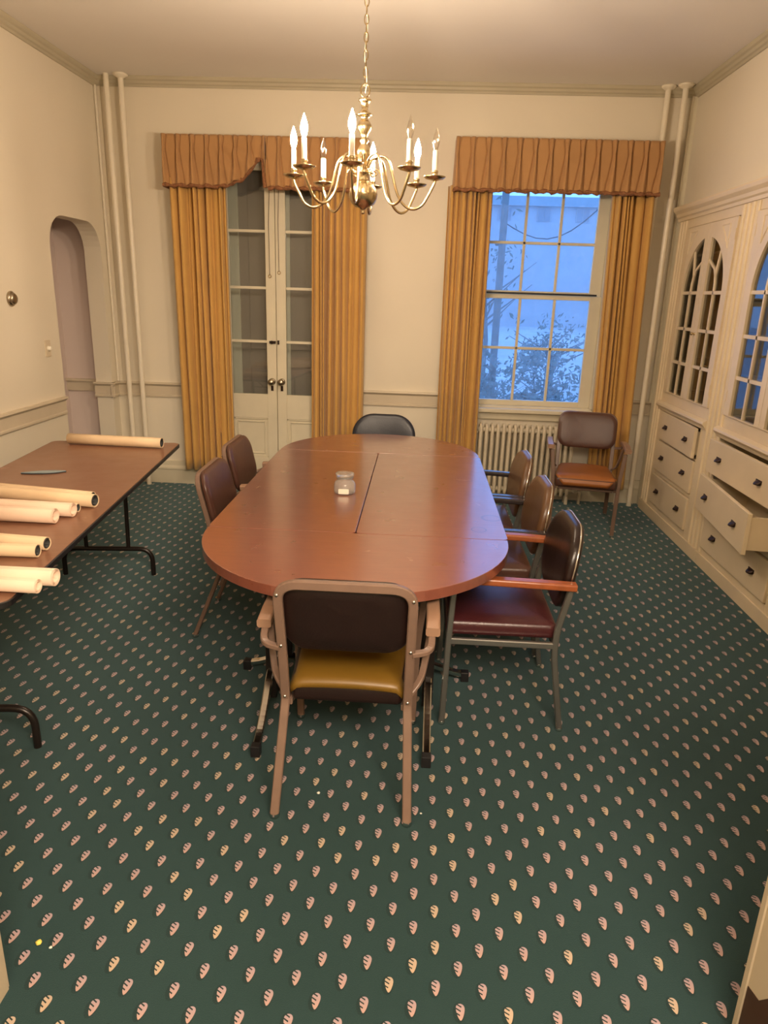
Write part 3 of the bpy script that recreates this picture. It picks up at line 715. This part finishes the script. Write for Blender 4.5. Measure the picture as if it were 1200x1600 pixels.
def rect_table(x0, x1, label, m):
    cx, cy = (x0+x1)/2, (TY0+TY1)/2
    t = tag(empty('rectangular_table',(cx,cy,0)),label,'table','rectangular middle sections of the conference table')
    hx, hy = (x1-x0)/2, (TY1-TY0)/2
    MB().prism(rrect(-hx,-hy,hx,hy,.022),'z',TZ-.040,TZ).build('tabletop',m,t,bevel=.0012,seg=1)
    MB().box((-hx+.07,-hy+.08,TZ-.058),(hx-.07,hy-.08,TZ-.0405)).build('apron','darkwood',t)
    for sy in (-1,1): t_leg(t, (0 if sy < 0 else (.05 if x0 < -.5 else -.05)), sy*.66, 'x', (-.19,.19))
rect_table(TX0, TXM-.002, 'rectangular mahogany table section on the left half, carrying the glass jar','table')
rect_table(TXM+.002, TX1, 'rectangular mahogany table section on the right half with dark ring stains','tablerings')

jar = tag(empty('glass_jar',(-.352,3.375,TZ)),'small clear glass jar with a lid on the conference table','jar')
MB().lathe([(0,.001),(.046,.001),(.052,.008),(.053,.020),(.052,.048),(.046,.060),(.036,.067),(.035,.074),(.041,.078),(.043,.084)],seg=32).build('body','jar',jar,solid=.003)
MB().lathe([(0,.086),(.020,.087),(.022,.092),(.026,.092),(.028,.087),(.040,.087),(.046,.093),(.047,.101),(.044,.103),(.024,.100),(0,.100)],seg=32).build('lid','jar',jar)
MB().prism(rrect(-.026,.008,.026,.034,.004),'y',-.0555,-.0548).build('paper_label','sleeve',jar)

# ------------------------------------------------------------------ folding table
FA = math.atan2(1.535-1.262, 4.38-1.93); FW, FL = .795, 2.46
ft = tag(empty('folding_table',(-1.535-.0,4.38,0),0),'long walnut-laminate folding table along the left wall holding paper rolls','table')
ft.rotation_euler = (0,0,FA*.99)
MB().prism(rrect(-FW,-FL,0,0,.045),'z',.722,.740).build('tabletop','fold',ft,bevel=.002)
MB().tube([(p[0],p[1],.727) for p in rrect(-FW,-FL,0,0,.045,8)],0,rect=(.006,.011),closed=True,upv=(0,0,1)).build('edge_band','dark',ft)
MB().box((-FW+.04,-FL+.05,.70),(-FW+.06,-.05,.722)).box((-.06,-FL+.05,.70),(-.04,-.05,.722)).build('apron','blackmetal',ft)
for yy in (-.44, -FL+.30):
    b = MB(); xc = -FW/2+.03
    b.tube(fillet([(xc-.265,yy,.0),(xc-.265,yy,.17),(xc+.265,yy,.17),(xc+.265,yy,.0)],.085),.0145,12)
    for sx in (-.125,.125): b.tube([(xc+sx,yy,.17),(xc+sx*1.05,yy+.01,.722)],.0125,10)
    b.tube([(xc-.125,yy+.005,.60),(xc+.125,yy+.005,.60)],.006,8)
    lg = b.build('leg_frame','blackmetal',ft)
    MB().tube([(xc,yy,.60),(xc,yy+(.28 if yy > -1 else .28),.715)],.007,8).build('brace','blackmetal',lg)

def roll(p0, p1, r, label, m='paper', inner='paperin', turns=1.6, name='paper_roll', sq=.92):
    a, b_ = Vector(p0), Vector(p1); d = (b_-a); L_ = d.length
    o = tag(empty(name,(a+b_)/2 - Vector((0,0,r*sq))),label,'paper roll','rolls of paper on the folding table')
    o.rotation_euler = (0,0,math.atan2(d.y,d.x)); tilt = math.asin(max(-1,min(1,d.z/L_)))
    def spiral(r0, t0, t1, dr, taper=0):
        n_ = int((t1-t0)*22)
        def fn(u, v):
            t = t0+(t1-t0)*u; rr = r0-dr*(t-t0); x = (v-.5)*L_
            return (x*math.cos(tilt), rr*math.cos(2*PI*t), r*sq+rr*sq*math.sin(2*PI*t)+x*math.sin(tilt))
        return fn, n_
    fn, n_ = spiral(r,.30,.30+turns,r*.11)
    MB().grid(fn, n_, 3).build('outer_sheet',m,o,solid=.0016)
    fn, n_ = spiral(r*(1-.11*turns)-.002,.1,1.9,r*.10)
    MB().grid(fn, n_, 3).build('inner_sheet',inner,o,solid=.0012)
    return o
zt = .742
def on(x, y, r): return (x, y, zt+r*.92)
def rollrow(xe, ye, r, L_, dyy, label, **k): return roll(on(xe-L_,ye+dyy,r), on(xe,ye,r), r, label, **k)
rollrow(-1.585,4.20,.036,.60,.02,'kraft paper roll lying alone at the far end of the folding table')
rollrow(-1.495,3.055,.022,.66,.10,'thin kraft roll at the back of the middle cluster on the folding table')
rollrow(-1.435,2.945,.034,.72,.10,'kraft roll with a black inside reaching farthest right in the middle cluster')
rollrow(-1.475,2.865,.022,.62,.03,'short kraft roll tucked beside the black-lined roll')
rollrow(-1.465,2.800,.034,.66,.03,'pale open-ended roll just behind the front roll of the middle cluster',m='paperpink',inner='paperpink')
rollrow(-1.495,2.705,.036,.62,.0,'pale fat roll at the front of the middle cluster on the folding table',m='paperpink',inner='paperpink')
rollrow(-1.370,2.40,.028,.72,.06,'kraft roll with a dark open end, rear one of the near pair')
rollrow(-1.365,2.325,.027,.66,-.03,'kraft roll with a flattened end, front one of the near pair')
rollrow(-1.175,2.085,.033,.78,-.005,'pale roll projecting past the near edge of the folding table',m='paperpink',inner='paperpink')
rollrow(-1.200,2.021,.026,.70,.0,'slim pale roll in front at the near edge of the folding table',m='paperpink',inner='paperpink')
fp = tag(empty('folded_paper',(-1.965,3.49,.741),.36),'flat blue-grey leaf-shaped piece of paper on the folding table','paper')
out = [(-.11,0),(-.06,.018),(0,.026),(.06,.020),(.11,.004),(.06,-.022),(0,-.026),(-.06,-.016)]
MB().prism(out,'z',0,.005).build('underside','paperin',fp); MB().prism([(p[0]*.98,p[1]*.9+.001) for p in out],'z',.005,.009).build('top_sheet','bluepaper',fp)

# ------------------------------------------------------------------ chairs
def pad(w, z0, z1, yc, lean, t=.038, r=.06, curve=.02, n_=9):
    """padded back panel, centred x=0, rounded corners, leaning"""
    b = MB(); h = z1-z0; zc = (z0+z1)/2
    outl = rrect(-w/2,-h/2,w/2,h/2,r,n_)
    rings = []
    for s, k in ((-t/2,.04),(-t/2,.5),(-t/2,.955),(-t/2+.006,.99),(-t*.1,1.0),(t*.15,1.0),(t/2-.012,.985),(t/2-.005,.95),(t/2-.001,.86),(t/2+.003,.66),(t/2+.005,.4),(t/2+.006,.2),(t/2+.006,.04)):
        rings.append([(x*k, yc+s-curve*(1-(x*k/(w/2))**2)+lean*(zz*k/h), zc+zz*k) for x, zz in outl])
    m_ = len(outl); vs = [p for rg in rings for p in rg]
    fs = [(i*m_+j, i*m_+(j+1) % m_, (i+1)*m_+(j+1) % m_, (i+1)*m_+j) for i in range(len(rings)-1) for j in range(m_)]
    b.add(vs, fs, True); b.add(rings[0],[tuple(range(m_))]); b.add(rings[-1],[tuple(range(m_))]); return b
def cushion(w0, w1, y0, y1, z0, z1, r=.04, crown=.012):
    """seat: w0 rear width, w1 front width"""
    b = MB(); n_ = 7; base = rrect(-.5,y0,.5,y1,r,n_)
    def wd(y): t = (y-y0)/(y1-y0); return w0+(w1-w0)*t
    outl = [(max(-.5,min(.5,x))*wd(y),y) for x, y in rrect(-.5,y0,.5,y1,r,n_)]
    yc = (y0+y1)/2; rings = []
    for k, z in ((.95,z0),(.99,z0+.006),(1.0,z0+.018),(1.0,z1-.022),(.985,z1-.008),(.94,z1),(.7,z1+crown*.6),(.35,z1+crown),(.05,z1+crown)):
        rings.append([(x*k,yc+(y-yc)*k,z) for x, y in outl])
    m_ = len(outl); vs = [p for rg in rings for p in rg]
    fs = [(i*m_+j, i*m_+(j+1) % m_, (i+1)*m_+(j+1) % m_, (i+1)*m_+j) for i in range(len(rings)-1) for j in range(m_)]
    b.add(vs, fs, True); b.add(rings[0],[tuple(range(m_))]); b.add(rings[-1],[tuple(range(m_))]); return b

def chair_a(loc, rz, label, back='brownvinyl', seat='brownvinyl', cover=None, padw=.45, grp=None):
    """tan enamelled steel armchair, faces +y"""
    c = tag(empty('office_armchair',loc,rz),label,'chair',grp)
    for s in (-1,1):
        rl = MB().tube(fillet([(s*.224,-.300,.012),(s*.209,-.158,.365),(s*.209,-.160,.40)],.05),0,rect=(.015,.010),upv=(0,-1,0)).build('leg','tan',c)
        MB().lathe([(.017,0),(.018,.004),(.016,.016)],(s*.224,-.300,0),14).build('foot_glide','chrome',rl)
        fl = MB().tube(fillet([(s*.232,.285,.012),(s*.238,.262,.40),(s*.262,.235,.63)],.08),0,rect=(.014,.010),upv=(0,1,0)).build('leg','tan',c)
        MB().lathe([(.017,0),(.018,.004),(.016,.016)],(s*.232,.285,0),14).build('foot_glide','chrome',fl)
        ar = MB().tube([(s*.282,-.145,.640),(s*.284,-.05,.648),(s*.282,.12,.656),(s*.275,.262,.656)],0,rect=(.024,.016),upv=(0,0,1)).build('armrest','tanpad',c,bevel=.006,seg=3)
        MB().tube(fillet([(s*.280,-.115,.628),(s*.278,-.185,.590),(s*.215,-.208,.588)],.06),0,rect=(.012,.009),upv=(0,0,1)).build('arm_bracket','tan',ar)
        MB().tube(fillet([(s*.215,-.165,.415),(s*.250,-.130,.45),(s*.268,-.09,.54),(s*.280,-.06,.632)],.08),0,rect=(.011,.007),upv=(0,0,1)).build('arm_bracket','tan',ar)
    path = fillet([(-.209,-.158,.375),(-.210,-.200,.58),(-.214,-.262,.838),(.214,-.262,.838),(.210,-.200,.58),(.209,-.158,.375)],.072,8)
    bf = MB().tube(path,0,rect=(.0155,.011),upv=(0,-1,0)).build('back_frame','tan',c)
    for s in (-1,1):
        for z, y in ((.385,-.172),(.600,-.217),(.800,-.265)): MB().lathe([(.006,0),(.005,-.003),(0,-.004)],(s*(.209+.004*(z-.38)/.4),y,z),10,'y').build('screw','chrome',bf)
    MB().tube([(-.2,.262,.352),(.2,.262,.352)],0,rect=(.010,.013),upv=(0,0,1)).tube([(-.215,.262,.352),(-.197,-.150,.352)],0,rect=(.010,.012),upv=(0,0,1)).tube([(.215,.262,.352),(.197,-.150,.352)],0,rect=(.010,.012),upv=(0,0,1)).build('seat_frame','tan',c)
    pad(padw,.578,.850,-.198,-.062,t=.036,r=.085).build('backrest',back,c)
    st = cushion(.385,.455,-.160,.300,.362,.436,.05).build('seat',seat,c)
    if cover:
        n_ = 18
        w0, w1 = (.382, .44) if cover[1] != 'front' else (.39, .462)
        def fn(u, v):
            y = -.150+(.455)*v
            x = (u-.5)*(w0+(w1-w0)*v)
            z = .444+.009*(1-abs(2*u-1)**2)-.020*max(0,abs(2*u-1)-.88)/.12
            if cover[1] == 'front':      # patch drawn over the front roll with chamfered corners
                if v > .82: t = (v-.82)/.18; y = .278+.026*math.sin(t*PI/2)+.002; z = .450-(1-math.cos(t*PI/2))*.012-.058*t; x *= 1-.30*t
            else:
                if v < .14: t = 1-v/.14; y = -.133-.030*math.sin(t*PI/2); z -= (1-math.cos(t*PI/2))*.030
            return (x,y,z)
        MB().grid(fn, n_, 18).build('seat_cover',cover[0],st,solid=.004)
    return c
def chair_b(loc, rz, label, back, seat, arm, metal='greymetal', grp=None, trim_=True):
    """square-tube armchair, faces +y"""
    c = tag(empty('office_armchair',loc,rz),label,'chair',grp)
    for s in (-1,1):
        x = s*.262
        rl = MB().tube(fillet([(x,-.245,.010),(x,-.182,.40),(x,-.232,.645)],.10),0,rect=(.011,.012),upv=(0,-1,0)).build('leg',metal,c)
        MB().lathe([(.014,0),(.015,.004),(.012,.014)],(x,-.245,0),12).build('foot_glide','chrome',rl)
        fl = MB().tube([(x,.240,.010),(x,.232,.40),(x,.222,.640)],0,rect=(.011,.012),upv=(0,1,0)).build('leg',metal,c)
        MB().lathe([(.014,0),(.015,.004),(.012,.014)],(x,.240,0),12).build('foot_glide','chrome',fl)
        MB().tube([(x,-.195,.385),(x,.232,.385)],0,rect=(.010,.013),upv=(0,0,1)).build('side_rail',metal,c)
        MB().tube([(s*.272,-.243,.646),(s*.276,-.10,.652),(s*.276,.10,.656),(s*.272,.245,.656)],0,rect=(.024,.014),upv=(0,0,1)).build('armrest',arm,c,bevel=.004)
    MB().tube([(-.262,.232,.385),(.262,.232,.385)],0,rect=(.010,.012),upv=(0,0,1)).tube([(-.262,-.19,.385),(.262,-.19,.385)],0,rect=(.010,.012),upv=(0,0,1)).build('seat_frame',metal,c)
    bk = pad(.475,.490,.842,-.222,-.048,t=.050,r=.155,curve=.022).build('backrest',back,c)
    if trim_:
        w, h, zc = .475, .352, .666
        pth = [(x_*1.003, -.222-.012-.022*(1-(x_/(w/2))**2)-.048*(zz/h), zc+zz*1.003) for x_, zz in rrect(-w/2,-h/2,w/2,h/2,.155,9)]
        MB().tube(pth,.0035,6,closed=True).build('rim_trim','chrome',bk)
    st = cushion(.47,.48,-.200,.245,.398,.462,.035).build('seat',seat,c)
    return c
PT = None
chair_a((-.200,2.235,0),0.0,'tan steel armchair with mustard seat, back to the camera at the near table end',seat='darkvinyl',cover=('mustard','flat'),back='darkvinyl',padw=.425)
chair_a((1.320,5.400,0),PI-.17,'tan steel armchair with orange-brown seat standing in front of the radiator',seat='brownvinyl',cover=('orangeseat','front'))
G = 'armchairs pushed up to the conference table'
chair_a((-.790,3.400,0),-PI/2+.02,'brown-backed tan armchair on the left side of the table, nearer one',grp=G)
chair_a((-.830,4.022,0),-PI/2,'brown-backed tan armchair on the left side of the table, farther one',grp=G)
chair_b((.395,2.795,0),PI/2,'dark-backed armchair with orange wooden arms and maroon seat, right side of table','darkvinyl','maroon','armwood',grp=G)
chair_b((.385,3.402,0),PI/2+.01,'brown-backed armchair with black arms, middle one on the right of the table','brownvinyl2','brownvinyl','armblack',grp=G)
chair_b((.375,4.012,0),PI/2,'brown-backed armchair with black arms, farthest on the right of the table','brownvinyl2','brownvinyl','armblack',grp=G)
chair_b((-.252,4.960,0),PI,'navy-backed armchair facing the camera across the far table end','navyvinyl','navyvinyl','armblack',metal='blackmetal',grp=G,trim_=False)

# ------------------------------------------------------------------ small things on the left wall and the floor
th = tag(empty('thermostat',(XL,4.555,1.60)),'small round pewter thermostat on the left wall','thermostat')
MB().lathe([(.046,0),(.048,.010),(.040,.018)],seg=28,axis='x').build('base','pewter',th)
MB().lathe([(.036,.016),(.036,.026),(.028,.034),(.010,.036),(0,.036)],seg=28,axis='x').build('dial','pewter',th)
sw = tag(empty('dimmer_switch',(XL,4.945,1.26)),'cream dimmer switch plate beside the arched niche','light switch')
MB().prism(rrect(-.036,-.058,.036,.058,.006),'x',0,.006).build('plate','plate',sw,bevel=.002)
MB().lathe([(.017,.006),(.016,.024),(.012,.028),(0,.028)],seg=20,axis='x').build('knob','sleeve',sw)
def crumb(x, y, r, m, label, seed):
    rnd = random.Random(seed); b = MB(); pr = [(0,0),(r*.8,r*.1),(r,r*.4),(r*.6,r*.8),(0,r*.9)]
    b.lathe(pr,(0,0,0),8); b.v = [(v[0]*rnd.uniform(.8,1.25),v[1]*rnd.uniform(.8,1.25),v[2]) for v in b.v]
    tag(b.build('crumb',m,loc=(x,y,0)),label,'crumb')
crumb(-.956,1.403,.009,'crumb','yellow crumb on the carpet in the near left corner of the picture',1)
crumb(-.918,1.392,.0045,'crumbw','tiny white crumb beside the yellow crumb on the carpet',2)
crumb(-.292,2.060,.006,'crumbw','white scrap on the carpet between the front chair legs, left side',3)
crumb(.072,1.990,.004,'crumbw','white fleck on the carpet by the right rear leg of the front chair',4)
